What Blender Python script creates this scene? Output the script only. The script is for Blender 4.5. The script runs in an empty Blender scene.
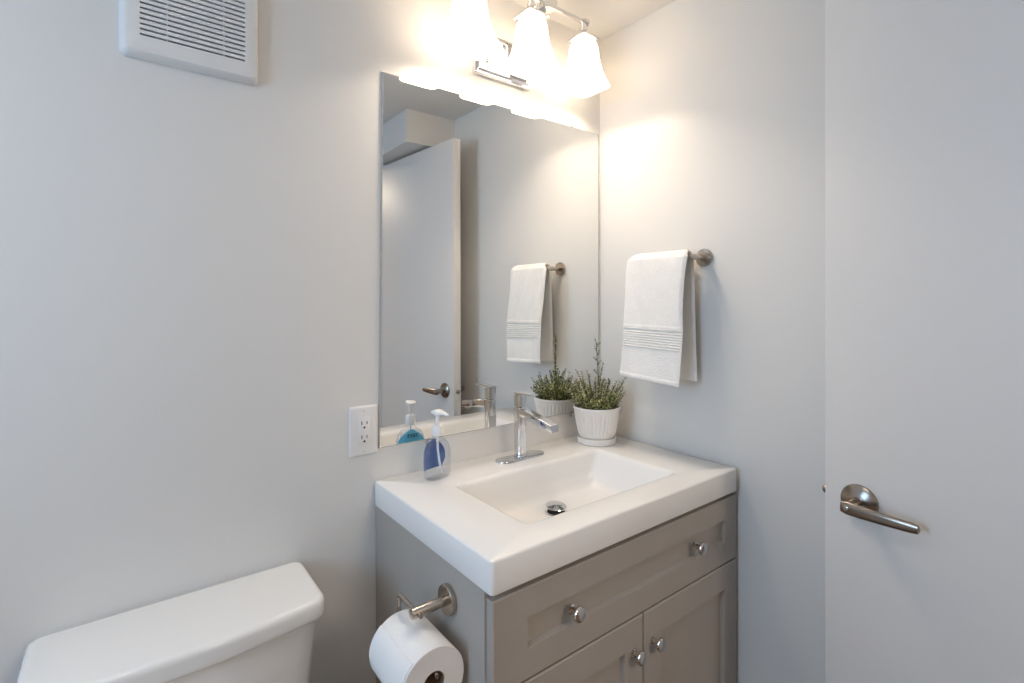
import bpy, bmesh, math, random
from mathutils import Vector, Matrix
random.seed(7)
C = bpy.context.scene
COL = C.collection
PI = math.pi

# ------------------------------------------------------------------ camera
def make_camera():
    yaw, pitch, roll = [math.radians(v) for v in (37.6387, -0.1324, -0.0935)]
    F = Vector((math.sin(yaw)*math.cos(pitch), math.cos(yaw)*math.cos(pitch), math.sin(pitch)))
    R0 = Vector((math.cos(yaw), -math.sin(yaw), 0)); U0 = R0.cross(F)
    R = math.cos(roll)*R0 + math.sin(roll)*U0
    U = -math.sin(roll)*R0 + math.cos(roll)*U0
    cam = bpy.data.cameras.new('camera'); o = bpy.data.objects.new('camera', cam)
    M = Matrix((R, U, -F)).transposed().to_4x4(); M.translation = (-0.4885, -1.1778, 1.3021)
    o.matrix_world = M
    cam.sensor_width = 36; cam.lens = 508.67/1024*36
    cam.shift_y = -37.83/1024; cam.clip_start = 0.02
    COL.objects.link(o); C.camera = o
make_camera()

# ------------------------------------------------------------------ light and exposure
w = bpy.data.worlds.new('sky'); C.world = w; w.use_nodes = True
w.node_tree.nodes['Background'].inputs[0].default_value = (.62, .78, 1, 1)
w.node_tree.nodes['Background'].inputs[1].default_value = 1.0
C.view_settings.view_transform = 'Standard'; C.view_settings.look = 'None'
C.view_settings.gamma = 1; C.view_settings.exposure = 0.1
C.view_settings.use_curve_mapping = False
BULB_W = 9.0                      # the three bulbs of the vanity light
SHADE_E = 2.1                     # glow of its frosted glass
WARM = (1, .84, .67)
def area(name, loc, rot, sx, sy, power, col):
    l = bpy.data.lights.new(name, 'AREA'); l.shape = 'RECTANGLE'; l.size = sx; l.size_y = sy
    l.energy = power; l.color = col
    o = bpy.data.objects.new(name, l); o.location = loc; o.rotation_euler = rot; COL.objects.link(o)
area('window_daylight', (-1.72, -.70, 1.45), (0, -PI/2, 0), 1.0, .7, 22, (.42, .67, 1))
area('hall_fill_light', (.25, -2.7, 2.165), (0, 0, 0), .5, .5, 25, (1, .83, .66))  # added warm fill for the vanity fronts, no known hall lamp
area('ceiling_fill_light', (-.85, -.85, 2.165), (0, 0, 0), .5, .5, 3.6, (1, .90, .80))  # invented fill under the ceiling to lift the room, no such fixture known

# ------------------------------------------------------------------ materials
def mat(name, col, rough=.5, metal=0, bump=0, bscale=200, coat=0, noise=0, nscale=6, spec=.5):
    m = bpy.data.materials.new(name); m.use_nodes = True
    nt = m.node_tree; b = nt.nodes['Principled BSDF']
    b.inputs['Base Color'].default_value = (*col, 1); b.inputs['Roughness'].default_value = rough
    b.inputs['Metallic'].default_value = metal; b.inputs['Coat Weight'].default_value = coat
    b.inputs['Coat Roughness'].default_value = .08
    b.inputs['Specular IOR Level'].default_value = spec
    if bump or noise:
        tc = nt.nodes.new('ShaderNodeTexCoord')
    if bump:
        n = nt.nodes.new('ShaderNodeTexNoise'); n.inputs['Scale'].default_value = bscale; n.inputs['Detail'].default_value = 3
        bp = nt.nodes.new('ShaderNodeBump'); bp.inputs['Strength'].default_value = bump; bp.inputs['Distance'].default_value = .002
        nt.links.new(tc.outputs['Object'], n.inputs['Vector']); nt.links.new(n.outputs['Fac'], bp.inputs['Height'])
        nt.links.new(bp.outputs['Normal'], b.inputs['Normal'])
    if noise:
        n = nt.nodes.new('ShaderNodeTexNoise'); n.inputs['Scale'].default_value = nscale; n.inputs['Detail'].default_value = 2
        r = nt.nodes.new('ShaderNodeValToRGB')
        r.color_ramp.elements[0].position = .3; r.color_ramp.elements[1].position = .7
        r.color_ramp.elements[0].color = (*[c*(1-noise) for c in col], 1)
        r.color_ramp.elements[1].color = (*[min(1, c*(1+noise)) for c in col], 1)
        nt.links.new(tc.outputs['Object'], n.inputs['Vector']); nt.links.new(n.outputs['Fac'], r.inputs['Fac'])
        nt.links.new(r.outputs['Color'], b.inputs['Base Color'])
    return m

M = {}
M['wall'] = mat('wall paint', (.74, .725, .70), .55, bump=.05, bscale=260, spec=.3)
M['ceiling'] = mat('ceiling paint', (.74, .725, .70), .8, bump=.05, bscale=200, spec=.2)
M['door'] = mat('door paint', (.74, .72, .70), .46, bump=.04, bscale=60, spec=.35)
M['trim'] = mat('trim paint', (.8, .79, .77), .35)
M['counter'] = mat('white cultured marble', (.86, .845, .825), .18, noise=.008, nscale=5, coat=.3)
M['porcelain'] = mat('vitreous china', (.84, .825, .80), .12, noise=.005, nscale=4, coat=.4)
M['cabinet'] = mat('taupe cabinet paint', (.39, .355, .32), .42, bump=.04, bscale=90, noise=.02, nscale=9)
M['gap'] = mat('dark recess', (.02, .018, .016), .9, noise=.05)
M['chrome'] = mat('polished chrome', (.74, .74, .75), .06, 1, noise=.01)
M['nickel'] = mat('brushed nickel', (.49, .435, .38), .27, 1, bump=.03, bscale=500, noise=.03, nscale=40)
M['dark_nickel'] = mat('satin dark nickel', (.35, .30, .255), .25, 1, bump=.03, bscale=500, noise=.03, nscale=40)
M['knob'] = mat('polished nickel', (.70, .65, .60), .13, 1, noise=.02, nscale=40)
M['plastic'] = mat('white plastic', (.79, .78, .77), .35, noise=.006, nscale=20)
M['pump'] = mat('white pump plastic', (.86, .86, .86), .3, noise=.005, nscale=20)
M['vent'] = mat('vent plastic', (.76, .75, .735), .42, noise=.008, nscale=9)
M['towel'] = mat('white terry cotton', (.88, .865, .84), .95, bump=1.0, bscale=330, noise=.02, nscale=30, spec=.1)
M['paper'] = mat('white tissue', (.86, .845, .83), .95, bump=.35, bscale=190, noise=.01, nscale=12, spec=.1)
M['card'] = mat('cardboard core', (.22, .15, .10), .9, noise=.06, nscale=20)
M['pot'] = mat('white glazed stoneware', (.82, .80, .77), .42, noise=.02, nscale=14)
M['soil'] = mat('dark soil', (.035, .025, .016), .95, bump=1, bscale=120, noise=.3, nscale=40)
M['stem'] = mat('olive stem', (.11, .095, .035), .7, noise=.3, nscale=40)
M['twig'] = mat('purple brown twig', (.10, .065, .065), .7, noise=.3, nscale=40)
M['screw'] = mat('painted screw', (.72, .71, .70), .3, noise=.01)
M['slot'] = mat('socket slot', (.05, .045, .04), .6, noise=.05)
M['text'] = mat('dark label ink', (.03, .045, .07), .5, noise=.05)
M['silver_edge'] = mat('mirror edge', (.62, .63, .61), .25, .6, noise=.02)

def leafmat(name, a, b, c):
    m = bpy.data.materials.new(name); m.use_nodes = True; nt = m.node_tree
    p = nt.nodes['Principled BSDF']; p.inputs['Roughness'].default_value = .55
    g = nt.nodes.new('ShaderNodeNewGeometry'); r = nt.nodes.new('ShaderNodeValToRGB')
    r.color_ramp.elements[0].color = (*a, 1); r.color_ramp.elements[1].color = (*c, 1)
    e = r.color_ramp.elements.new(.5); e.color = (*b, 1)
    nt.links.new(g.outputs['Random Per Island'], r.inputs['Fac']); nt.links.new(r.outputs['Color'], p.inputs['Base Color'])
    return m
M['leaf'] = leafmat('needle leaves', (.018, .045, .012), (.17, .215, .055), (.66, .62, .33))

def mirrormat():
    m = bpy.data.materials.new('silvered glass'); m.use_nodes = True; nt = m.node_tree
    p = nt.nodes['Principled BSDF']; p.inputs['Metallic'].default_value = 1; p.inputs['Roughness'].default_value = 0.004
    n = nt.nodes.new('ShaderNodeTexNoise'); n.inputs['Scale'].default_value = .8
    r = nt.nodes.new('ShaderNodeValToRGB'); r.color_ramp.elements[0].color = (.87, .875, .86, 1); r.color_ramp.elements[1].color = (.88, .88, .865, 1)
    nt.links.new(n.outputs['Fac'], r.inputs['Fac']); nt.links.new(r.outputs['Color'], p.inputs['Base Color'])
    return m
M['mirror'] = mirrormat()

def shademat():
    m = bpy.data.materials.new('frosted glass shade'); m.use_nodes = True; nt = m.node_tree
    for n in list(nt.nodes): nt.nodes.remove(n)
    out = nt.nodes.new('ShaderNodeOutputMaterial'); add = nt.nodes.new('ShaderNodeAddShader')
    mx = nt.nodes.new('ShaderNodeMixShader'); mx.inputs[0].default_value = .45
    d = nt.nodes.new('ShaderNodeBsdfPrincipled'); d.inputs['Base Color'].default_value = (.9, .87, .82, 1); d.inputs['Roughness'].default_value = .35
    t = nt.nodes.new('ShaderNodeBsdfTranslucent'); t.inputs['Color'].default_value = (.95, .92, .87, 1)
    e = nt.nodes.new('ShaderNodeEmission'); e.inputs['Color'].default_value = (*WARM, 1); e.inputs['Strength'].default_value = SHADE_E
    nt.links.new(d.outputs[0], mx.inputs[1]); nt.links.new(t.outputs[0], mx.inputs[2])
    nt.links.new(mx.outputs[0], add.inputs[0]); nt.links.new(e.outputs[0], add.inputs[1]); nt.links.new(add.outputs[0], out.inputs[0])
    return m
M['shade'] = shademat()

def emat(name, col, s):
    m = bpy.data.materials.new(name); m.use_nodes = True; nt = m.node_tree
    p = nt.nodes['Principled BSDF']; p.inputs['Base Color'].default_value = (.9, .9, .88, 1)
    p.inputs['Emission Color'].default_value = (*col, 1); p.inputs['Emission Strength'].default_value = s
    return m
M['bulb'] = emat('glowing bulb', WARM, 2)

def clearmat(name, tint, fac, rough=.05):
    """thin clear plastic or glass: lets light straight through, with a sheen"""
    m = bpy.data.materials.new(name); m.use_nodes = True; nt = m.node_tree
    for n in list(nt.nodes): nt.nodes.remove(n)
    out = nt.nodes.new('ShaderNodeOutputMaterial'); mx = nt.nodes.new('ShaderNodeMixShader')
    t = nt.nodes.new('ShaderNodeBsdfTransparent'); t.inputs['Color'].default_value = (*tint, 1)
    g = nt.nodes.new('ShaderNodeBsdfGlossy'); g.inputs['Roughness'].default_value = rough
    lw = nt.nodes.new('ShaderNodeLayerWeight'); lw.inputs['Blend'].default_value = fac
    nt.links.new(lw.outputs['Facing'], mx.inputs[0]); nt.links.new(t.outputs[0], mx.inputs[1]); nt.links.new(g.outputs[0], mx.inputs[2])
    nt.links.new(mx.outputs[0], out.inputs[0]); return m
M['clear'] = clearmat('clear bottle plastic', (.96, .965, .975), .10)
M['soap'] = clearmat('pale blue soap', (.93, .955, .99), .03)
M['pane'] = clearmat('window glass', (.95, .97, .97), .1)

def labelmat():
    m = bpy.data.materials.new('soap label film'); m.use_nodes = True; nt = m.node_tree
    p = nt.nodes['Principled BSDF']; p.inputs['Roughness'].default_value = .35
    g = nt.nodes.new('ShaderNodeNewGeometry'); mx = nt.nodes.new('ShaderNodeMix'); mx.data_type = 'RGBA'
    tc = nt.nodes.new('ShaderNodeTexCoord'); n = nt.nodes.new('ShaderNodeTexNoise'); n.inputs['Scale'].default_value = 30
    r = nt.nodes.new('ShaderNodeValToRGB'); r.color_ramp.elements[0].color = (.055, .15, .62, 1); r.color_ramp.elements[1].color = (.10, .30, .85, 1)
    r.color_ramp.elements[0].position = .35; r.color_ramp.elements[1].position = .7
    nt.links.new(tc.outputs['Object'], n.inputs['Vector']); nt.links.new(n.outputs['Fac'], r.inputs['Fac'])
    mx.inputs[6].default_value = (.10, .42, .62, 1)             # printed face
    nt.links.new(r.outputs['Color'], mx.inputs[7])               # unprinted back
    nt.links.new(g.outputs['Backfacing'], mx.inputs[0]); nt.links.new(mx.outputs[2], p.inputs['Base Color'])
    return m
M['label'] = labelmat()

def tilemat():
    m = mat('floor planks', (.14, .095, .065), .4); nt = m.node_tree; b = nt.nodes['Principled BSDF']
    tc = nt.nodes.new('ShaderNodeTexCoord'); br = nt.nodes.new('ShaderNodeTexBrick')
    br.offset = .5; br.inputs['Scale'].default_value = 1; br.inputs['Brick Width'].default_value = 1.1; br.inputs['Row Height'].default_value = .14
    br.inputs['Mortar Size'].default_value = .0015
    br.inputs['Color1'].default_value = (.15, .10, .07, 1); br.inputs['Color2'].default_value = (.125, .083, .056, 1); br.inputs['Mortar'].default_value = (.06, .04, .028, 1)
    nt.links.new(tc.outputs['Object'], br.inputs['Vector']); nt.links.new(br.outputs['Color'], b.inputs['Base Color']); return m
M['floor'] = tilemat()

# ------------------------------------------------------------------ mesh helpers
def link(name, bm, m, parent=None, smooth=35, origin=None):
    bmesh.ops.recalc_face_normals(bm, faces=bm.faces)
    if origin is not None: bmesh.ops.translate(bm, verts=bm.verts, vec=-Vector(origin))
    me = bpy.data.meshes.new(name); bm.to_mesh(me); bm.free()
    if smooth:
        me.polygons.foreach_set('use_smooth', [True]*len(me.polygons))
        me.set_sharp_from_angle(angle=math.radians(smooth))
    o = bpy.data.objects.new(name, me); COL.objects.link(o)
    for mm in (m if isinstance(m, (list, tuple)) else [m]): me.materials.append(mm)
    if origin is not None: o.location = origin
    return o

def finish_parent(o, parent):
    """children are modelled in room coordinates; keep them there"""
    bpy.context.view_layer.update()
    o.parent = parent; o.matrix_parent_inverse = parent.matrix_world.inverted()

def part(name, bm, m, parent, smooth=35, label=None):
    o = link(name, bm, m, None, smooth)
    finish_parent(o, parent)
    if label: o['label'] = label
    return o

def thing(name, loc, label, cat, group=None):
    o = bpy.data.objects.new(name, None); COL.objects.link(o); o.location = loc
    o.empty_display_size = .05
    o['label'] = label; o['category'] = cat
    if group: o['group'] = group
    return o

def tag(o, label, cat, group=None):
    o['label'] = label; o['category'] = cat
    if group: o['group'] = group
    return o

def struct(name, bm, m, smooth=35):
    o = link(name, bm, m, None, smooth); o['kind'] = 'structure'; return o

def box(bm, x0, x1, y0, y1, z0, z1, bev=0, seg=2):
    vs = [bm.verts.new((x, y, z)) for x in (x0, x1) for y in (y0, y1) for z in (z0, z1)]
    f = [(0, 1, 3, 2), (4, 6, 7, 5), (0, 4, 5, 1), (2, 3, 7, 6), (0, 2, 6, 4), (1, 5, 7, 3)]
    fs = [bm.faces.new([vs[i] for i in q]) for q in f]
    if bev:
        es = list({e for q in fs for e in q.edges})
        bmesh.ops.bevel(bm, geom=es, offset=bev, segments=seg, profile=.5, affect='EDGES')
    return bm
def newbox(*a, **k): return box(bmesh.new(), *a, **k)

def rr(x0, x1, y0, y1, r, k=5):
    """rounded rectangle outline, counter clockwise, 4*(k+1) points"""
    pts = []
    for cx, cy, a0 in ((x1-r, y1-r, 0), (x0+r, y1-r, 90), (x0+r, y0+r, 180), (x1-r, y0+r, 270)):
        for i in range(k+1):
            a = math.radians(a0 + 90*i/k); pts.append((cx+r*math.cos(a), cy+r*math.sin(a)))
    return pts

def rings(bm, loops, cap0=True, cap1=True, closed=False):
    """skin a list of point loops of equal length"""
    vl = [[bm.verts.new(p) for p in l] for l in loops]
    n = len(vl[0]); seq = list(zip(vl, vl[1:]))
    if closed: seq.append((vl[-1], vl[0]))
    for a, b in seq:
        for i in range(n):
            bm.faces.new((a[i], a[(i+1) % n], b[(i+1) % n], b[i]))
    if not closed:
        if cap0: bm.faces.new(vl[0][::-1])
        if cap1: bm.faces.new(vl[-1])
    return bm

def lathe(bm, prof, origin=(0, 0, 0), axis=(0, 0, 1), n=40, closed=False, fn=None):
    """prof: list of (radius, height) turned around the axis at the origin"""
    ax = Vector(axis).normalized(); u = ax.orthogonal().normalized(); v = ax.cross(u); o = Vector(origin)
    loops = []
    for r, h in prof:
        l = []
        for i in range(n):
            a = 2*PI*i/n; rad = fn(r, h, a) if fn else r
            l.append(o + ax*h + (u*math.cos(a)+v*math.sin(a))*max(rad, 1e-5))
        loops.append(l)
    return rings(bm, loops, closed=closed)

def tube(bm, path, r, n=12, rf=None):
    P = [Vector(p) for p in path]; loops = []
    T = []
    for i in range(len(P)):
        a = P[max(0, i-1)]; b = P[min(len(P)-1, i+1)]; T.append((b-a).normalized())
    u = T[0].orthogonal().normalized()
    for i, p in enumerate(P):
        u = (u - T[i]*u.dot(T[i])).normalized(); v = T[i].cross(u)
        rad = rf(i/(len(P)-1)) if rf else r
        loops.append([p + (u*math.cos(2*PI*k/n)+v*math.sin(2*PI*k/n))*rad for k in range(n)])
    return rings(bm, loops)

def fillet(path, r, k=5):
    """round the inner corners of a polyline"""
    P = [Vector(p) for p in path]; out = [P[0]]
    for i in range(1, len(P)-1):
        a = (P[i-1]-P[i]).normalized(); b = (P[i+1]-P[i]).normalized()
        s = P[i]+a*r; e = P[i]+b*r
        for j in range(k+1):
            t = j/k; out.append(s*(1-t)**2 + P[i]*2*t*(1-t) + e*t*t)
    out.append(P[-1]); return out

# ------------------------------------------------------------------ the room
W = .795; XL = -1.62; YF = -1.380; ZC = 2.181
struct('floor', newbox(XL-.1, W+.1, -4.6, .1, -.05, 0), M['floor'])
struct('ceiling', newbox(XL-.1, W+.1, -4.6, .1, ZC, ZC+.05), M['ceiling'])
struct('wall_back', newbox(XL-.1, W+.1, 0, .1, 0, ZC), M['wall'])
struct('wall_right', newbox(W, W+.1, -4.6, 0, 0, ZC), M['wall'])
b = bmesh.new()                                                   # left wall with its window opening
wy0, wy1, wz0, wz1 = -1.02, -.38, 1.02, 1.90
box(b, XL-.1, XL, -4.6, wy0, 0, ZC); box(b, XL-.1, XL, wy1, 0, 0, ZC)
box(b, XL-.1, XL, wy0, wy1, 0, wz0); box(b, XL-.1, XL, wy0, wy1, wz1, ZC)
struct('wall_left', b, M['wall'])
DX0, DX1, DZ = .025, .618, 2.03                                   # doorway
b = bmesh.new()
box(b, DX0-.12, DX0, YF-.1, YF, 0, ZC); box(b, DX1, W, YF-.1, YF, 0, ZC); box(b, DX0, DX1, YF-.1, YF, DZ, ZC)
struct('wall_front', b, M['wall'])
struct('wall_hall', newbox(XL, W, -4.6, -4.5, 0, ZC), M['wall'])
struct('trim_1', newbox(.5425, W, YF, -.948, 2.0333, ZC), M['wall'])                # boxed-in bulkhead in the corner
b = bmesh.new()
box(b, DX0, DX0+.014, YF-.105, YF+.002, 0, DZ); box(b, DX1-.014, DX1, YF-.105, YF-.03, 0, DZ); box(b, DX0, DX1, YF-.105, YF-.03, DZ-.014, DZ)
box(b, DX0-.055, DX0+.004, YF, YF+.011, 0, DZ-.002, .002)
struct('trim_2', b, M['trim'])
struct('baseboard_back', newbox(XL, .004, -.012, 0, 0, .09, .003), M['trim'])
struct('baseboard_left', newbox(XL, XL+.012, -4.5, -.012, 0, .09, .003), M['trim'])
struct('baseboard_right', newbox(W-.012, W, YF, -.50, 0, .09, .003), M['trim'])
for i, (lx, ly) in enumerate(((-.85, -.85), (.25, -2.7))):         # made-up rims dressing the two added fill lights, out of frame
    b = bmesh.new()
    rings(b, [[(lx+x, ly+y, z) for x, y in rr(-h, h, -h, h, .004, 2)] for h, z in ((.252, ZC), (.275, ZC), (.275, ZC-.018), (.252, ZC-.020))], closed=True)
    struct('trim_%d' % (i+3), b, M['trim'])
win = bpy.data.objects.new('window_1', None); COL.objects.link(win); win.location = (XL-.05, -.7, wz0); win['kind'] = 'structure'
b = bmesh.new()
box(b, XL-.07, XL-.02, wy0, wy0+.045, wz0, wz1, .003); box(b, XL-.07, XL-.02, wy1-.045, wy1, wz0, wz1, .003)
box(b, XL-.07, XL-.02, wy0+.045, wy1-.045, wz0, wz0+.045, .003); box(b, XL-.07, XL-.02, wy0+.045, wy1-.045, wz1-.045, wz1, .003)
part('window_frame', b, M['trim'], win)
part('pane', newbox(XL-.05, XL-.046, wy0+.045, wy1-.045, wz0+.045, wz1-.045), M['pane'], win)

# ------------------------------------------------------------------ the open door
th = math.radians(-4.968)
DA = Vector((math.sin(th), -math.cos(th), 0)); DN = Vector((math.cos(th), math.sin(th), 0)); DE = Vector((.6641, -.7411, 0))
DT = .037; DWID = .637
def dp(s, off, z): return DE + DA*s - DN*off + Vector((0, 0, z))   # s along the door from the latch edge, off out of its room face
hinge = dp(DWID, -DT/2, 0)
door = bpy.data.objects.new('door_1', None); COL.objects.link(door); door.location = hinge; door['kind'] = 'structure'
b = bmesh.new()
loops = [[dp(s, o, z) for s, o in rr(0, DWID, -DT, 0, .0015, 2)] for z in (.012, 2.0191)]
rings(b, loops); part('door_panel', b, M['door'], door)
def lever_set(sgn):
    base = 0 if sgn > 0 else DT
    f = lambda s, off, z: dp(s, off, z) if sgn > 0 else dp(s, -DT-off, z)
    nrm = -DN*sgn
    b = bmesh.new()
    lathe(b, [(.0, 0), (.0325, 0), (.0335, .003), (.0325, .006), (.027, .0095), (.018, .012), (.0145, .0135), (.0, .014)], f(.0645, 0, .9115), nrm, 48)
    rose = part('door_handle', b, M['dark_nickel'], door)
    b = bmesh.new(); lathe(b, [(0, 0), (.0105, 0), (.0105, .036 if sgn > 0 else .042), (.0, .036 if sgn > 0 else .042)], f(.0645, .012, .9115), nrm, 24)
    part('spindle', b, M['dark_nickel'], rose)
    # arm: blade of rounded section swept from the spindle towards the hinge side
    b = bmesh.new(); loops = []
    N = 22
    for i in range(N):
        t = i/(N-1); s = .0515 + .125*t
        h = .0132*(1-.34*t); d = .0062*(1-.15*t)
        if i == 0: h *= .25; d *= .25
        elif i == 1: h *= .78; d *= .8
        elif i == N-2: h *= .85; d *= .85
        elif i == N-1: h *= .25; d *= .3
        if i == 1: s = .0532
        if i == N-2: s = .1742
        off = (.049 if sgn > 0 else .056) + .004*math.sin(t*PI) - .004*t; z = .9095 - .001*t - .001*t*t
        loops.append([f(s, off + d*math.copysign(abs(math.sin(a))**.7, math.sin(a)), z + h*math.copysign(abs(math.cos(a))**.8, math.cos(a))) for a in [2*PI*k/20 for k in range(20)]])
    rings(b, loops); part('lever', b, M['dark_nickel'], rose)
    b = bmesh.new(); lathe(b, [(0, 0), (.0048, 0), (.0048, .0025), (.0036, .003), (.0032, .0015), (0, .0015)], f(.0645, .0555, .9098), nrm, 20)
    part('privacy_button', b, M['knob'], rose)
lever_set(1); lever_set(-1)
b = bmesh.new()
lo = [[DE + DN*(DT/2+u) - DA*0.0 + Vector((0, 0, .911+v)) - DA*d for u, v in rr(-.0125, .0125, -.028, .028, .006, 4)] for d in (-.001, .0012)]
rings(b, lo); lp = part('latch_plate', b, M['trim'], door)
b = bmesh.new(); lathe(b, [(0, 0), (.0085, 0), (.0085, .009), (.006, .012), (0, .0125)], DE+DN*DT/2+Vector((0, 0, .911)), -DA, 24)
part('latch_bolt', b, M['dark_nickel'], lp)
for hz in (.25, 1.05, 1.8):
    b = bmesh.new(); lathe(b, [(0, 0), (.006, 0), (.006, .085), (0, .085)], dp(DWID+.005, -.020, hz), (0, 0, 1), 14)
    part('hinge', b, M['nickel'], door)

# ------------------------------------------------------------------ vanity cabinet
van = thing('vanity_cabinet', (.39, -.25, 0), 'taupe painted shaker vanity cabinet with nickel knobs under the white sink top', 'cabinet')
X0, X1, YB, YFR = .000, .7875, -.003, -.466
b = bmesh.new()
box(b, X0, X0+.016, YFR, YB, .0, .8120, .001); box(b, X1-.016, X1, YFR, YB, .0, .8120, .001)
box(b, X0+.016, X1-.016, YB-.006, YB, .09, .8120); box(b, X0+.016, X1-.016, YFR, YB-.006, .09, .106)
box(b, X0+.016, X1-.016, YFR+.02, YFR+.032, .770, .8118); box(b, X0+.016, X1-.016, YFR, YFR+.018, .620, .650); box(b, X0+.016, X1-.016, YFR+.05, YFR+.066, 0, .09)
part('carcass', b, M['cabinet'], van)
def shaker(x0, x1, z0, z1, l, r, t, bt, dep=.011, thick=.018, yb=YFR-.0012):
    """framed front with a sunk flat panel"""
    b = bmesh.new(); yf = yb-thick
    O = [(x0, z0), (x1, z0), (x1, z1), (x0, z1)]; I = [(x0+l, z0+bt), (x1-r, z0+bt), (x1-r, z1-t), (x0+l, z1-t)]
    e = .0025; e2 = .003
    Oi = [(x0+e, z0+e), (x1-e, z0+e), (x1-e, z1-e), (x0+e, z1-e)]
    Ip = [(x0+l+e2, z0+bt+e2), (x1-r-e2, z0+bt+e2), (x1-r-e2, z1-t-e2), (x0+l+e2, z1-t-e2)]
    L = [[(x, yb, z) for x, z in O], [(x, yf+e, z) for x, z in O], [(x, yf, z) for x, z in Oi], [(x, yf, z) for x, z in I], [(x, yf+dep, z) for x, z in Ip]]
    rings(b, L); return b
def knob(x, z, parent, y=YFR-.0192):
    b = bmesh.new()
    lathe(b, [(0, 0), (.0095, 0), (.0095, .002), (.0060, .004), (.0052, .010), (.0075, .0155), (.0132, .0175), (.0148, .020), (.0148, .0225), (.0132, .0255), (.009, .0272), (0, .0278)], (x, y, z), (0, -1, 0), 36)
    return part('knob', b, M['knob'], parent)
dr = part('drawer', shaker(.0035, .7865, .637, .8005, .076, .0575, .053, .055), M['cabinet'], van, 25)
knob(.186, .7225, dr); knob(.593, .7235, dr)
for x0, x1, kx in ((.0035, .4005, .3675), (.4035, .7865, .4335)):
    d = part('cabinet_door', shaker(x0, x1, .10, .6335, .062, .060, .062, .062), M['cabinet'], van, 25)
    knob(kx, .563 if kx < .4 else .564, d)

# ------------------------------------------------------------------ sink top with the moulded basin
ZT = .8727; TB = .8126
b = bmesh.new(); K = 6
def L(x0, x1, y0, y1, r, z): return [(x, y, z) for x, y in rr(x0, x1, y0, y1, r, K)]
cx0, cx1, cy0, cy1 = -.003, .777, -.4915, -.0015
bx0, bx1, by0, by1 = .135, .622, -.415, -.146
def ins(d, r, z, o=(cx0, cx1, cy0, cy1)): return L(o[0]+d, o[1]-d, o[2]+d, o[3]-d, r, z)
BO = (bx0, bx1, by0, by1)
lps = [ins(-.014, .02, TB, BO), ins(.004, .006, TB), ins(.001, .007, TB+.0015), ins(0, .008, TB+.005), ins(0, .008, ZT-.005), ins(.001, .007, ZT-.002), ins(.004, .006, ZT)]
lps += [ins(-.007, .018, ZT, BO), ins(-.003, .018, ZT-.0007, BO), ins(.001, .018, ZT-.0028, BO), ins(.004, .018, ZT-.0065, BO), ins(.006, .018, ZT-.012, BO)]
lps += [L(bx0+.012, bx1-.022, by0+.018, by1-.007, .022, ZT-.05), L(bx0+.021, bx1-.031, by0+.034, by1-.012, .026, ZT-.080), L(bx0+.030, bx1-.040, by0+.045, by1-.020, .026, ZT-.091), L(bx0+.050, bx1-.060, by0+.060, by1-.035, .026, ZT-.0945)]
vl = [[b.verts.new(p) for p in l] for l in lps]
n = len(vl[0])
for A, B in zip(vl, vl[1:]):
    for i in range(n): b.faces.new((A[i], A[(i+1) % n], B[(i+1) % n], B[i]))
b.faces.new(vl[-1])
out = [vl[0]] + [[b.verts.new(p) for p in l] for l in (L(bx0, bx1-.008, by0, by1+.004, .03, ZT-.085), L(bx0+.03, bx1-.04, by0+.03, by1-.02, .03, ZT-.106))]
for A, B in zip(out, out[1:]):
    for i in range(n): b.faces.new((A[i], A[(i+1) % n], B[(i+1) % n], B[i]))
b.faces.new(out[-1])
sink = link('sink_countertop', b, M['counter'], None, 40)
tag(sink, 'glossy white sink top with a sunken rectangular basin on the taupe cabinet', 'sink')
b = bmesh.new(); dz = ZT-.0945; dc = (.374, -.238)
lathe(b, [(.0225, 0), (.0285, 0), (.0285, .0012), (.0265, .0018), (.0225, .0010)], (dc[0], dc[1], dz), n=36, closed=True)
dr_ = part('drain', b, M['chrome'], sink)
b = bmesh.new(); lathe(b, [(0, 0), (.0224, 0), (.0224, .0009), (0, .0009)], (dc[0], dc[1], dz+.0001), n=32)
part('drain_throat', b, M['gap'], dr_)
b = bmesh.new()
lathe(b, [(0, -.012), (.004, -.012), (.004, 0), (.0260, 0), (.0270, .0012), (.0262, .0025), (.016, .0038), (0, .0044)], (0, 0, 0), (0, 0, 1), 36)
bmesh.ops.transform(b, matrix=Matrix.Translation((dc[0], dc[1], dz+.0135)) @ Matrix.Rotation(math.radians(5), 4, 'X'), verts=b.verts)
part('pop_up_stopper', b, M['chrome'], dr_)

# ------------------------------------------------------------------ faucet
fx, fy = .389, -.0765
fau = thing('faucet', (fx, fy, ZT), 'polished chrome single lever faucet with flat spout behind the basin', 'faucet')
b = bmesh.new()
rings(b, [[(fx+x, fy+y, ZT+z) for x, y in rr(-.080+d, .080-d, -.0245+d, .0245-d, .024-d, 8)] for z, d in ((.0003, 0), (.003, 0), (.0045, .001), (.005, .003))])
part('base_plate', b, M['chrome'], fau)
def column(z0, z1, h, r, e=.001):
    return rings(bmesh.new(), [[(fx+x, fy+y, z) for x, y in rr(-h+d, h-d, -h+d, h-d, max(r-d, .001), 6)] for z, d in ((z0, e), (z0+e, 0), (z1-e, 0), (z1, e))])
b = column(ZT+.005, ZT+.010, .0160, .009); part('collar', b, M['chrome'], fau)
part('body', column(ZT+.010, 1.0135, .0145, .0082), M['chrome'], fau)
cap = part('lever_handle', column(1.0150, 1.0490, .0140, .0082), M['chrome'], fau)
b = bmesh.new(); h = .0125
rings(b, [[(fx+x, y, 1.0492+.0045*k+(.002 if y < -.1 else 0)) for k, x in ((0, -h), (0, h), (1, h-.0008), (1, -h+.0008))] for y in (fy+.0145, fy-.03, fy-.062)])
part('lever_blade', b, M['chrome'], cap)
b = bmesh.new()
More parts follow.
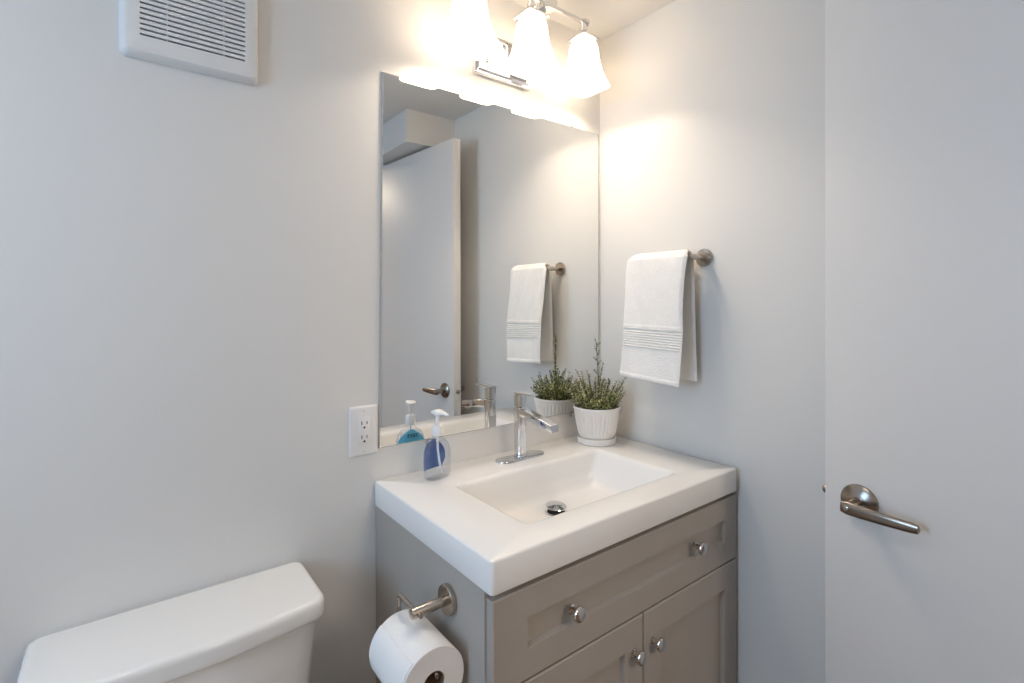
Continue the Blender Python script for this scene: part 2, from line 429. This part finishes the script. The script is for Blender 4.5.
def spl(y, zt, zb, hw, r): return [(fx+x, y, z) for x, z in rr(-hw, hw, zb, zt, r, 4)]
rings(b, [spl(fy-.0125, 1.0105, .9870, .0132, .0015), spl(fy-.05, 1.006, .9835, .0132, .0015), spl(-.2165, .9895, .9700, .0132, .0015), spl(-.2180, .9885, .9710, .0122, .0015)])
part('spout', b, M['chrome'], fau)
b = bmesh.new(); lathe(b, [(0, 0), (.009, 0), (.009, .003), (.0075, .003), (.0075, .001), (0, .001)], (fx, -.203, .9715), (0, 0, -1), 20)
part('aerator', b, M['chrome'], fau)

# ------------------------------------------------------------------ wall mirror
mx0, mx1, mz0, mz1 = .0145, .7838, .9488, 1.8653
b = bmesh.new(); e = .002
out = [(mx0-.0070, mz0), (mx1, mz0), (mx1, mz1), (mx0+.0045, mz1)]
inn = [(mx0-.0070+e*1.5, mz0+e), (mx1-e*1.5, mz0+e), (mx1-e*1.5, mz1-e), (mx0+.0045+e*1.5, mz1-e)]
rings(b, [[(x, 0-.0005, z) for x, z in out], [(x, -.0040, z) for x, z in out], [(x, -.005, z) for x, z in inn]])
mir = link('wall_mirror', b, [M['mirror'], M['silver_edge']], None, 0)
for p in mir.data.polygons: p.material_index = 0 if abs(p.normal.y) > .95 else 1
tag(mir, 'large frameless rectangular mirror on the wall behind the sink', 'mirror')
for x, z, s in ((.143, mz1, 1), (.659, mz1, 1), (.143, mz0, -1), (.657, mz0, -1)):
    b = bmesh.new(); box(b, x-.007, x+.007, -.0045, -.0005, min(z+s*.0006, z+s*.014), max(z+s*.0006, z+s*.014), .001)
    box(b, x-.006, x+.006, -.0085, -.0052, min(z-s*.004, z+s*.011), max(z-s*.004, z+s*.011), .001)
    c = part('mirror_clip', b, M['clear'], mir)
    b = bmesh.new(); lathe(b, [(0, 0), (.0035, 0), (.003, .0015), (0, .002)], (x, -.0086, z+s*.007), (0, -1, 0), 14)
    part('screw', b, M['screw'], c)

# ------------------------------------------------------------------ vanity light
YS = -.118; LX = (.197, .397, .597); SB, ST = 1.935, 2.070
vl_ = thing('vanity_light', (.382, 0, 2.0), 'chrome bar light with three glowing frosted bell shades above the mirror', 'light fixture')
b = bmesh.new()
rings(b, [[(x, y, z) for x, z in rr(.283+d, .482-d, 1.934+d, 2.052-d, .004, 3)] for y, d in ((-.0005, 0), (-.012, 0), (-.015, .002), (-.0155, .006), (-.021, .009), (-.023, .011))])
bp = part('backplate', b, M['chrome'], vl_)
for x in (.318, .446):
    b = bmesh.new(); lathe(b, [(0, 0), (.006, 0), (.006, .003), (.004, .007), (0, .008)], (x, -.0232, 1.970), (0, -1, 0), 18)
    part('thumb_nut', b, M['chrome'], bp)
b = bmesh.new()                                                    # flat bent strap from the plate up to the bar
ZB = 2.128; pth = fillet([(0, -.023, 2.01), (0, -.085, 2.01), (0, -.085, 2.118), (0, -.102, 2.118)], .02, 6)
lo = []
for i, p in enumerate(pth):
    a = pth[max(0, i-1)]; c = pth[min(len(pth)-1, i+1)]; t = (c-a).normalized(); nn = Vector((0, -t.z, t.y))*.004
    lo.append([Vector((.432, 0, 0))+p-nn, Vector((.474, 0, 0))+p-nn, Vector((.474, 0, 0))+p+nn, Vector((.432, 0, 0))+p+nn])
rings(b, lo); box(b, .430, .476, -.1365, -.1015, 2.112, 2.146, .002)
part('arm', b, M['chrome'], vl_, 25)
b = bmesh.new(); box(b, LX[0]-.006, LX[2]+.006, YS-.0055, YS+.0055, ZB-.0055, ZB+.0055, .0012); part('bar', b, M['chrome'], vl_, 25)
for x in (LX[0]-.008, LX[2]+.008):
    s = 1 if x > .4 else -1
    b = bmesh.new(); lathe(b, [(0, -.010), (.011, -.010), (.0125, -.007), (.0125, .005), (.009, .009), (0, .011)], (x, YS, ZB), (s, 0, 0), 24)
    part('bar_end_cap', b, M['chrome'], vl_)
def sqloop(x, h, z, rf=.42): return [(x+u, YS+v, z) for u, v in rr(-h, h, -h, h, h*rf, 6)]
SHP = [(0, .0262), (.04, .0300), (.12, .0335), (.30, .0362), (.5, .0400), (.68, .0455), (.84, .0525), (.95, .0590), (1, .0618)]
for x in LX:
    b = bmesh.new(); lathe(b, [(0, 0), (.0085, 0), (.0085, .012), (.0115, .014), (.0115, .022), (.008, .024), (.008, .030), (0, .030)], (x, YS, ZB-.0055), (0, 0, -1), 24)
    neck = part('lamp_holder', b, M['chrome'], vl_)
    b = bmesh.new()
    rings(b, [sqloop(x, h, z, .25) for h, z in ((.008, 2.0925), (.012, 2.091), (.0365, 2.0765), (.0372, 2.0745), (.0372, 2.0718), (.0345, 2.0705), (.024, 2.0705))])
    part('shade_cap', b, M['chrome'], neck, 30)
    b = bmesh.new(); H = ST-SB-.002
    o_ = [sqloop(x, h, ST-.001-H*t) for t, h in SHP]; i_ = [sqloop(x, h-.003, ST-.001-.003-(H-.003)*t) for t, h in SHP][::-1]
    rings(b, o_ + i_)
    part('shade', b, M['shade'], vl_, 60)
    b = bmesh.new(); lathe(b, [(0, 0), (.012, 0), (.013, .018), (.022, .038), (.026, .055), (.022, .072), (.012, .081), (0, .084)], (x, YS, 2.062), (0, 0, -1), 24)
    part('bulb', b, M['bulb'], vl_, 60)
    l = bpy.data.lights.new('bulb_glow', 'POINT'); l.energy = BULB_W; l.color = WARM; l.shadow_soft_size = .03
    lo_ = bpy.data.objects.new('bulb_glow', l); lo_.location = (x, YS, 1.992); COL.objects.link(lo_)

# ------------------------------------------------------------------ exhaust fan grille
vx0, vx1, vz0 = -.489, -.256, 1.757; vz1 = vz0+.235
fan = thing('exhaust_fan_grille', (-.37, 0, vz0), 'square white plastic exhaust fan grille high on the wall above the toilet', 'vent')
sx0, sx1, sz0, sz1 = -.458, -.284, 1.795, 1.960
b = bmesh.new()
def vr(d, y, r): return [(x, y, z) for x, z in rr(vx0+d, vx1-d, vz0+d, vz1-d, r, 5)]
sl = [(x, -.0215, z) for x, z in rr(sx0, sx1, sz0, sz1, .0008, 5)]
sb = [(x, -.008, z) for x, z in rr(sx0, sx1, sz0, sz1, .0008, 5)]
sb0 = [(x, -.0005, z) for x, z in rr(sx0-.004, sx1+.004, sz0-.004, sz1+.004, .004, 5)]
rings(b, [vr(0, -.0005, .012), vr(.001, -.006, .012), vr(.006, -.017, .012), vr(.009, -.0205, .010), vr(.013, -.0215, .008), sl, sb, sb0], closed=True)
part('cover', b, M['vent'], fan, 30)
b = bmesh.new(); box(b, sx0, sx1, -.0055, -.001, sz0, sz1); part('dark_interior', b, M['gap'], fan)
b = bmesh.new(); N = 17; pitch = (sz1-sz0)/N
for i in range(N):
    z = sz0+pitch*(i+.37)
    lo = [[(x, -.0214, z), (x, -.0214, z+pitch*.63), (x, -.012, z+pitch*.63+.001), (x, -.012, z+.001)] for x in (sx0-.001, sx1+.001)]
    rings(b, lo)
for x in (-.416, -.322): box(b, x-.0008, x+.0008, -.0205, -.012, sz0, sz1)
part('louvre_slats', b, M['vent'], fan, 25)

# ------------------------------------------------------------------ power outlet
out_ = thing('power_outlet', (-.029, 0, .94), 'white duplex power outlet beside the lower left mirror corner', 'outlet')
ox, oz = -.0295, .9975
b = bmesh.new()
rings(b, [[(ox+x, y, oz+z) for x, z in rr(-.035+d, .035-d, -.059+d, .059-d, .003, 3)] for y, d in ((-.0005, 0), (-.004, .0002), (-.0062, .0025), (-.0068, .005))])
part('cover_plate', b, M['plastic'], out_, 30)
b = bmesh.new()
rings(b, [[(ox+x, y, oz+z) for x, z in rr(-.0165+d, .0165-d, -.0335+d, .0335-d, .001, 3)] for y, d in ((-.0060, 0), (-.0082, 0), (-.0086, .0006))])
rec = part('receptacle', b, M['plastic'], out_, 30)
for s in (1, -1):
    zc_ = oz+s*.0165+.003
    for dx, hh in ((-.0063, .0042), (.0063, .0034)):
        part('socket_slot', newbox(ox+dx-.0011, ox+dx+.0011, -.0088, -.0070, zc_-hh, zc_+hh), M['slot'], rec)
    b = bmesh.new(); lathe(b, [(0, 0), (.0027, 0), (.0027, .0016), (0, .0016)], (ox, -.0072, zc_-.0108), (0, -1, 0), 16); part('ground_hole', b, M['slot'], rec)
for s in (1, -1):
    b = bmesh.new(); lathe(b, [(0, 0), (.0032, 0), (.0028, .0009), (0, .0012)], (ox, -.0068, oz+s*.0475), (0, -1, 0), 16); part('screw', b, M['screw'], out_)

# ------------------------------------------------------------------ soap bottle
sx, sy = .128, -.078
soap = thing('soap_dispenser', (sx, sy, ZT), 'clear pump bottle of blue hand soap at the back left of the sink top', 'soap bottle')
AX = Vector((.966, .259, 0)).normalized(); BX = Vector((-.259, .966, 0)).normalized()    # across the bottle / towards its label
def sb_loop(a, bb, z, n=40, p=2.6):
    l = []
    for i in range(n):
        t = 2*PI*i/n; c, s = math.cos(t), math.sin(t)
        l.append(Vector((sx, sy, ZT+z)) + AX*a*math.copysign(abs(c)**(2/p), c) + BX*bb*math.copysign(abs(s)**(2/p), s))
    return l
PR = [(.0005, .031, .017), (.002, .0345, .020), (.008, .0365, .0215), (.025, .0375, .0220), (.045, .0385, .0220), (.062, .0380, .0215), (.076, .0345, .0200), (.086, .028, .0178), (.093, .020, .0150), (.0965, .0125, .0120), (.103, .0118, .0118)]
b = bmesh.new(); rings(b, [sb_loop(a, bb, z) for z, a, bb in PR]); part('bottle', b, M['clear'], soap, 50)
b = bmesh.new(); rings(b, [sb_loop(a-.0025, bb-.0025, z+.0015) for z, a, bb in PR[:8]]); part('liquid_soap', b, M['soap'], soap, 50)
# curved film labels with an arched top, one on the wall side and one on the basin side
def wid(z):
    for (z0, a0, b0), (z1, a1, b1) in zip(PR, PR[1:]):
        if z0 <= z <= z1:
            t = (z-z0)/(z1-z0); return a0+(a1-a0)*t, b0+(b1-b0)*t
def lab_pt(u, z, off, side=1, p=2.6):
    a, bb = wid(z); u = max(-.999, min(.999, u))
    y = (1-abs(u)**p)**(1/p)
    return Vector((sx, sy, ZT+z)) + AX*a*u + BX*(bb*y+off)*side
def label_mesh():
    b = bmesh.new(); NU, NV = 24, 18; g = []
    for j in range(NV+1):
        t = j/NV; z = .018+.075*t
        hw = .95*math.sqrt(max(.0, 1-max(0, (t-.45)/.56)**2.2)); hw *= .86+.14*min(1, t/.25)
        g.append([b.verts.new(lab_pt(hw*(2*i/NU-1), z, .0004)) for i in range(NU+1)])
    for j in range(NV):
        for i in range(NU): b.faces.new((g[j][i], g[j+1][i], g[j+1][i+1], g[j][i+1]))
    return b
b = label_mesh()
me = bpy.data.meshes.new('label'); bmesh.ops.recalc_face_normals(b, faces=b.faces)
b.normal_update()
if sum((f.normal.dot(BX) for f in b.faces)) < 0: bmesh.ops.reverse_faces(b, faces=b.faces)
b.to_mesh(me); b.free(); me.materials.append(M['label'])
me.polygons.foreach_set('use_smooth', [True]*len(me.polygons))
lab = bpy.data.objects.new('label', me); COL.objects.link(lab); finish_parent(lab, soap); lab['label'] = 'teal arched label'
b = bmesh.new()                                                   # the small block of dark lettering
def ink(u0, u1, z0, z1):
    vs = [b.verts.new(lab_pt(u, z, .0008)) for u, z in ((u0, z0), (u1, z0), (u1, z1), (u0, z1))]; b.faces.new(vs)
for k, u in enumerate((-.36, -.12, .12, .34)):
    ink(u, u+.07, .0735, .0825)
    if k in (0, 2, 3):
        for z in (.0735, .0775, .0810): ink(u+.07, u+.17, z, z+.0017)
    else: ink(u+.11, u+.16, .0735, .0825)
part('lettering', b, M['text'], lab)
b = bmesh.new(); lathe(b, [(0, .104), (.0125, .104), (.0135, .106), (.0135, .122), (.0115, .128), (.0065, .131), (0, .131)], (sx, sy, ZT), n=28, fn=lambda r, h, a: r*(1+(.02*math.cos(28*a*.5*2/2) if .105 < h < .123 else 0)))
col_ = part('pump_collar', b, M['pump'], soap)
b = bmesh.new(); lathe(b, [(0, .131), (.0045, .131), (.0045, .150), (.007, .152), (.007, .158), (0, .158)], (sx, sy, ZT), n=20)
part('pump_stem', b, M['pump'], soap)
b = bmesh.new(); lo = []
for t, hw, zt, zb in ((-.016, .004, .1615, .1580), (-.013, .0105, .1635, .1572), (-.004, .0135, .1665, .1562), (.006, .0125, .1665, .1562), (.016, .0085, .1650, .1568), (.026, .0055, .1625, .1572), (.034, .0045, .1600, .1560), (.036, .0035, .1590, .1565)):
    o = Vector((sx, sy, ZT)) - BX*t
    lo.append([o + AX*x + Vector((0, 0, z)) for x, z in rr(-hw, hw, zb, zt, min(hw, (zt-zb)/2)*.8, 4)])
rings(b, lo); part('pump_head', b, M['pump'], soap, 50)
b = bmesh.new(); tube(b, [Vector((sx, sy, ZT+.104)), Vector((sx, sy, ZT+.07))+AX*.001, Vector((sx, sy, ZT+.04))+AX*.006, Vector((sx, sy, ZT+.009))+AX*.014], .0028, 10)
part('dip_tube', b, M['pump'], soap, 50)

# ------------------------------------------------------------------ potted plant
px, py = .672, -.098; PZ = ZT
plant = thing('potted_plant', (px, py, PZ), 'small bushy green plant in a white fluted pot on the sink top', 'plant')
b = bmesh.new()
lathe(b, [(0, .0005), (.054, .0005), (.0568, .002), (.058, .006), (.0585, .0185), (.0575, .0200), (.0555, .0195), (.0545, .0100), (0, .0085)], (px, py, PZ), n=56)
part('saucer', b, M['pot'], plant)
NF = 34
def flute(r, h, a):
    if .026 < h < .098 and r > .045:
        k = min(1, (h-.026)/.012, (.098-h)/.012); ph = a*NF + 1.2*math.sin(h*52+.5)
        return r*(1-.034*k*(.5+.5*math.cos(ph)))
    return r
prof = [(0, .0100), (.046, .0100), (.0485, .014)] + [(.0485+.0215*((h-.014)/.09)**.58, h) for h in [.014+.0035*i for i in range(1, 25)]] + [(.0702, .1035), (.0712, .106), (.0712, .111), (.0695, .1128), (.0668, .111), (.066, .100), (.064, .092), (0, .092)]
b = bmesh.new(); lathe(b, prof, (px, py, PZ), n=272, fn=flute); part('pot', b, M['pot'], plant, 50)
b = bmesh.new(); lathe(b, [(0, .0925), (.0635, .0925), (.0648, .099), (.05, .102), (.03, .1035), (0, .1045)], (px, py, PZ), n=40); part('soil', b, M['soil'], plant)
fol = bmesh.new(); stm = bmesh.new(); twg = bmesh.new()
rnd = random.Random(11)
def leaf(bm, p, d, up, ln, wd):
    d = d.normalized(); s = d.cross(up); s = s.normalized() if s.length > 1e-4 else d.orthogonal().normalized(); nn = s.cross(d)
    v = [p, p+d*ln*.4+s*wd+nn*wd*.3, p+d*ln-nn*ln*.12, p+d*ln*.4-s*wd+nn*wd*.3]
    v = [bm.verts.new(q) for q in v]; m_ = bm.verts.new(p+d*ln*.45-nn*wd*.25)
    for i in range(4): bm.faces.new((v[i], v[(i+1) % 4], m_))
def sprig(p0, d0, ln, dens=1.0, r=.0011, tw=False, l0=.0105, bare=.12):
    d0 = d0.normalized(); bend = Vector((rnd.uniform(-.3, .3), rnd.uniform(-.3, .3), rnd.uniform(-.15, .35)))
    pts = [p0 + d0*ln*t + bend*ln*.5*t*t for t in [i/8 for i in range(9)]]
    pts = [Vector((min(p.x, W-.006), min(p.y, -.010), p.z)) for p in pts]
    tube(twg if tw else stm, pts, r, 6, rf=lambda t: r*(1-.6*t))
    n = int(ln/.0026*dens); ang = rnd.uniform(0, 6)
    for i in range(n):
        t = bare+(1-bare)*(i+rnd.random()*.6)/n; k = min(int(t*8), 7); f = t*8-k
        p = pts[k].lerp(pts[k+1], min(f, 1)); tg = (pts[k+1]-pts[k])
        if tg.length < 1e-6: continue
        tg = tg.normalized()
        ang += 2.4; u = tg.orthogonal().normalized(); v = tg.cross(u)
        o = u*math.cos(ang)+v*math.sin(ang)
        d = o*rnd.uniform(.6, 1.1) + tg*rnd.uniform(.25, .95)
        q = p + d.normalized()*l0*1.2
        if q.x > W-.004 or q.y > -.008: continue
        leaf(fol, p, d, tg, l0*rnd.uniform(.7, 1.25)*(1-.3*t), .0026*rnd.uniform(.8, 1.3))
base = Vector((px, py, PZ+.1))
for i in range(84):
    a = 2.399*i; rad = .050*math.sqrt((i+.5)/84)
    p0 = base + Vector((rad*math.cos(a), rad*math.sin(a), -.002))
    lean = .12 + .80*(rad/.05)*rnd.uniform(.5, 1.05)
    d = Vector((math.cos(a)*lean, math.sin(a)*lean, 1.0))
    sprig(p0, d, rnd.uniform(.070, .100) if i < 44 else rnd.uniform(.045, .075), .8, .0012, False, .0115)
RV = Vector((.79, -.61, 0))                                       # sideways as seen from the room
for off, dx, ln, dn, tw in ((.002, 0, .150, .55, False), (-.006, -.16, .125, .22, True), (-.012, -.30, .135, .6, False), (-.022, -.62, .105, .8, False), (.024, .72, .118, 1.0, False), (.028, 1.0, .092, .95, False), (.006, .12, .105, .9, False), (.014, .36, .098, .9, False), (-.012, -.08, .108, .9, False)):
    sprig(base + RV*off, RV*dx + Vector((rnd.uniform(-.05, .05), rnd.uniform(-.05, .05), 1)), ln, dn, .0016, tw, .012)
for off, dx, dy, ln in ((-.01, -.40, .1, .125), (-.03, -.75, .1, .100), (.0, -.1, -.35, .10)):
    sprig(base + RV*off, RV*dx + Vector((0, dy, 1)), ln, .8, .0014, False, .012)
tube(stm, [base + RV*.002 + Vector((0, 0, z)) + RV*(.003*math.sin(z*20)) for z in (0, .05, .10, .15, .20)], .0017, 6, rf=lambda t: .0018*(1-.4*t))
for z, dx in ((.110, -.8), (.135, .7), (.150, -.9), (.165, .5), (.180, -.6), (.192, .6), (.198, -.3)):
    sprig(base + RV*.002 + Vector((0, 0, z)), RV*dx + Vector((0, 0, 1)), .018, 1.2, .0009, False, .008, 0)
part('foliage', fol, M['leaf'], plant, 0); part('stems', stm, M['stem'], plant, 60); part('bare_twigs', twg, M['twig'], plant, 60)

# ------------------------------------------------------------------ towel bar and towel
BXX, BZ = .735, 1.425; NY, FY = -.389, -.2015
bar = thing('towel_bar', (W, -.29, BZ), 'short brushed nickel towel bar with round wall posts right of the mirror', 'towel bar')
for y in (NY, FY):
    b = bmesh.new(); lathe(b, [(0, .0005), (.0235, .0005), (.0245, .0015), (.0245, .007), (.0235, .0085), (0, .009)], (W, y, BZ), (-1, 0, 0), 40)
    r_ = part('wall_rosette', b, M['nickel'], bar)
    b = bmesh.new(); lathe(b, [(0, .009), (.0080, .009), (.0080, W-BXX+.012), (.0088, W-BXX+.0125), (.0088, W-BXX+.015), (0, W-BXX+.0155)], (W, y, BZ), (-1, 0, 0), 28)
    part('post', b, M['nickel'], r_)
b = bmesh.new(); lathe(b, [(0, 0), (.0065, 0), (.0065, FY-NY-.012), (0, FY-NY-.012)], (BXX, NY+.006, BZ), (0, 1, 0), 24); part('bar', b, M['nickel'], bar)

def towel_mesh():
    # centre line of the cloth in the x-z plane, from the back hem over the bar to the front hem
    path = []
    for i in range(42): path.append((.7630-.0055*math.sin(i/41*PI/2), 1.085+(1.425-1.085)*i/41))
    for i in range(1, 16):
        a = PI*i/16; path.append((.7355+.022*math.cos(a)-.003*i/16, 1.425+.0165*math.sin(a)))
    zf = 1.076
    for i in range(190):
        t = i/189; path.append((.7105-.030*t**.8-.0*t, 1.425+(zf-1.425)*t))
    P = [Vector((x, 0, z)) for x, z in path]; Ncr = 36; th_ = .0115
    bm = bmesh.new(); loops = []
    tot = len(P)
    for i, p in enumerate(P):
        a = P[max(0, i-1)]; c = P[min(tot-1, i+1)]; t = (c-a).normalized()
        nn = Vector((t.z, 0, -t.x))            # outwards from the bar
        fr = i >= 57
        k = (i-57)/189 if fr else 0
        if fr:
            yn = -.391+.006*k; yf = -.189; sway = .003*k
            yn += sway*.6+ .004*math.sin(k*7); yf += sway+.003*math.sin(k*6+1)
        elif i > 49: q = (i-49)/8; yn, yf = -.3785-.0125*q, -.2125+.0235*q
        else: yn, yf = -.3785, -.2125
        if i < 42: d_ = 1-i/41; yn += -.006*d_; yf += .004*d_
        th2 = th_*(.75 if i < 57 else 1)
        ridge = 0
        z = p.z
        if fr:
            if 1.172 < z < 1.222: ridge = .0019*math.cos((z-1.172)/.05*2*PI*7) - .0016
            elif 1.088 < z <= 1.172: ridge = -.0034
            elif 1.222 <= z < 1.234: ridge = .0016
            if z <= 1.088: ridge = .0004
        end = min(1, (i+.35)/3, (tot-1-i+.35)/3); th2 *= math.sqrt(max(.05, 1-(1-end)**2))
        lo = []
        for side in (1, -1):
            for j in range(Ncr+1):
                u = j/Ncr if side == 1 else 1-j/Ncr
                ed = min(1, min(u, 1-u)/.045); prof = math.sqrt(max(.0, 1-(1-ed)**2))*.9+.1*(ed > 0)
                y = yn+(yf-yn)*u
                wob = 0
                if fr: wob = (.0045*math.sin(u*5.2+2.6*k+.6)*k**.7 + .0022*math.sin(u*13+k*4)*k + .0012*math.sin(u*31+k*17)*(1-k))
                elif i < 42: wob = .002*math.sin(u*7)*(1-i/41)
                bul = .006*(1-(2*u-1)**4)*(1 if fr else .3)
                if side == -1: bul *= .5; 
                off = side*(th2/2)*prof + (bul*.5 if fr else 0) + wob + (ridge*prof if side == 1 else 0)
                lo.append(Vector((p.x, y, p.z)) + nn*off + Vector((0, 0, (.012*u if fr else 0)*k*k)))
        loops.append(lo)
    rings(bm, loops); return bm
tw = link('hand_towel', towel_mesh(), M['towel'], None, 70)
tag(tw, 'white terry hand towel with a ribbed band folded over the nickel towel bar', 'towel')

# ------------------------------------------------------------------ toilet paper holder and roll
hy, hz, hx = -.352, .7475, X0
tp = thing('toilet_paper_holder', (hx, hy, hz), 'brushed nickel toilet paper holder screwed to the cabinet side', 'toilet paper holder')
b = bmesh.new(); lathe(b, [(0, .0005), (.0265, .0005), (.0275, .0015), (.0275, .0095), (.0265, .0108), (0, .0112)], (hx, hy, hz), (-1, 0, 0), 44); part('wall_rosette', b, M['nickel'], tp)
b = bmesh.new(); lathe(b, [(0, .011), (.0094, .011), (.0094, .0785), (.0088, .0793), (0, .0795)], (hx, hy, hz), (-1, 0, 0), 28); part('post', b, M['nickel'], tp)
rx = -.0685; zl = .6745
b = bmesh.new(); tube(b, fillet([(rx, -.3695, hz), (rx, -.2775, hz-.001), (rx, -.2775, zl), (rx, -.426, zl)], .008, 6), .0042, 14); part('swing_arm', b, M['nickel'], tp, 50)
b = bmesh.new(); RR, ry0, ry1 = .0600, -.420, -.2875; rcx, rcz = rx-.003, zl-.0143
lathe(b, [(.0205, 0), (RR-.0012, 0), (RR, .0015), (RR, ry1-ry0-.0015), (RR-.0012, ry1-ry0), (.0205, ry1-ry0)], (rcx, ry0, rcz), (0, 1, 0), 72, closed=True)
roll = link('toilet_paper_roll', b, M['paper'], None, 40)
tag(roll, 'full white toilet paper roll hanging on the nickel holder', 'toilet paper')
b = bmesh.new(); lathe(b, [(.0190, .0008), (.0204, .0008), (.0204, ry1-ry0-.0008), (.0190, ry1-ry0-.0008)], (rcx, ry0, rcz), (0, 1, 0), 48, closed=True); part('cardboard_core', b, M['card'], roll, 40)
b = bmesh.new(); lo = []                                            # loose end of the outer sheet
for k in range(14):
    a = math.radians(128+k*4); r0, r1 = RR+.0003, RR+.0018*(1-k/28)
    lo.append([(rcx+r*math.cos(a), y, rcz+r*math.sin(a)) for r, y in ((r0, ry0+.002), (r1, ry0+.002), (r1, ry1-.002), (r0, ry1-.002))])
rings(b, lo); part('loose_sheet', b, M['paper'], roll, 40)

# ------------------------------------------------------------------ toilet
tx = -.395
toi = thing('toilet', (tx, -.36, 0), 'white two piece toilet with a flat tank lid against the wall left of the vanity', 'toilet')
def tank_loop(x0, x1, y0, y1, bow, z, n=14, r=.045, rb=.03):
    """outline with a bowed front edge and rounded corners"""
    pts = []
    def arc(cx, cy, rr_, a0, a1):
        for i in range(8):
            a = math.radians(a0+(a1-a0)*i/7); pts.append((cx+rr_*math.cos(a), cy+rr_*math.sin(a)))
    arc(x1-rb, y1-rb, rb, 0, 90); arc(x0+rb, y1-rb, rb, 90, 180)
    arc(x0+r, y0+r, r, 180, 262)
    for i in range(1, n):
        t = i/n; x = x0+r+(x1-x0-2*r)*t; pts.append((x, y0-bow*(1-(2*t-1)**2)))
    arc(x1-r, y0+r, r, 278, 360)
    return [(x, y, z) for x, y in pts]
def tl(d, z): return tank_loop(-.614+d, -.1735-d, -.194+d, -.003-d, .017, z, r=.030, rb=.018)
b = bmesh.new(); LZ = .7385
rings(b, [tl(.008, LZ-.037), tl(.002, LZ-.0365), tl(.0005, LZ-.034), tl(0, LZ-.028), tl(.0, LZ-.012), tl(.001, LZ-.007), tl(.0032, LZ-.003), tl(.0065, LZ-.0009), tl(.011, LZ)])
part('tank_lid', b, M['porcelain'], toi, 60)
def tk(d, dy, z): return tank_loop(-.614+d, -.168-d, -.192+dy, -.006, .018, z, r=.046, rb=.03)
b = bmesh.new(); rings(b, [tk(.06, .03, .37), tk(.048, .024, .385), tk(.036, .018, .45), tk(.022, .014, .60), tk(.014, .012, .685), tk(.014, .012, LZ-.0375)])
part('tank', b, M['porcelain'], toi, 60)
def ell(cx, cy, a, f, bk, z, n=40):
    return [(cx+a*math.cos(t), cy+(bk if math.sin(t) > 0 else f)*math.sin(t), z) for t in [2*PI*i/n for i in range(n)]]
b = bmesh.new()
rings(b, [ell(tx, -.40, .105, .20, .26, 0), ell(tx, -.40, .11, .205, .265, .02), ell(tx, -.40, .10, .19, .27, .12), ell(tx, -.42, .115, .20, .30, .22), ell(tx, -.44, .155, .235, .33, .31), ell(tx, -.45, .178, .255, .40, .365), ell(tx, -.45, .183, .26, .42, .3695),
          ell(tx, -.45, .150, .225, .19, .3695), ell(tx, -.45, .140, .215, .18, .35), ell(tx, -.45, .09, .13, .11, .24), ell(tx, -.44, .05, .06, .05, .19)])
part('bowl', b, M['porcelain'], toi, 60)
b = bmesh.new()
rings(b, [ell(tx, -.45, .186, .262, .20, .3705), ell(tx, -.45, .188, .265, .203, .378), ell(tx, -.45, .185, .262, .20, .388), ell(tx, -.45, .178, .255, .192, .391), ell(tx, -.45, .120, .19, .14, .391), ell(tx, -.45, .115, .185, .135, .3705)], closed=True)
seat = part('seat', b, M['plastic'], toi, 60)
b = bmesh.new()
rings(b, [ell(tx, -.45, .184, .262, .205, .392), ell(tx, -.45, .187, .265, .208, .398), ell(tx, -.45, .184, .262, .205, .407), ell(tx, -.45, .165, .245, .19, .411)])
part('seat_lid', b, M['plastic'], toi, 60)
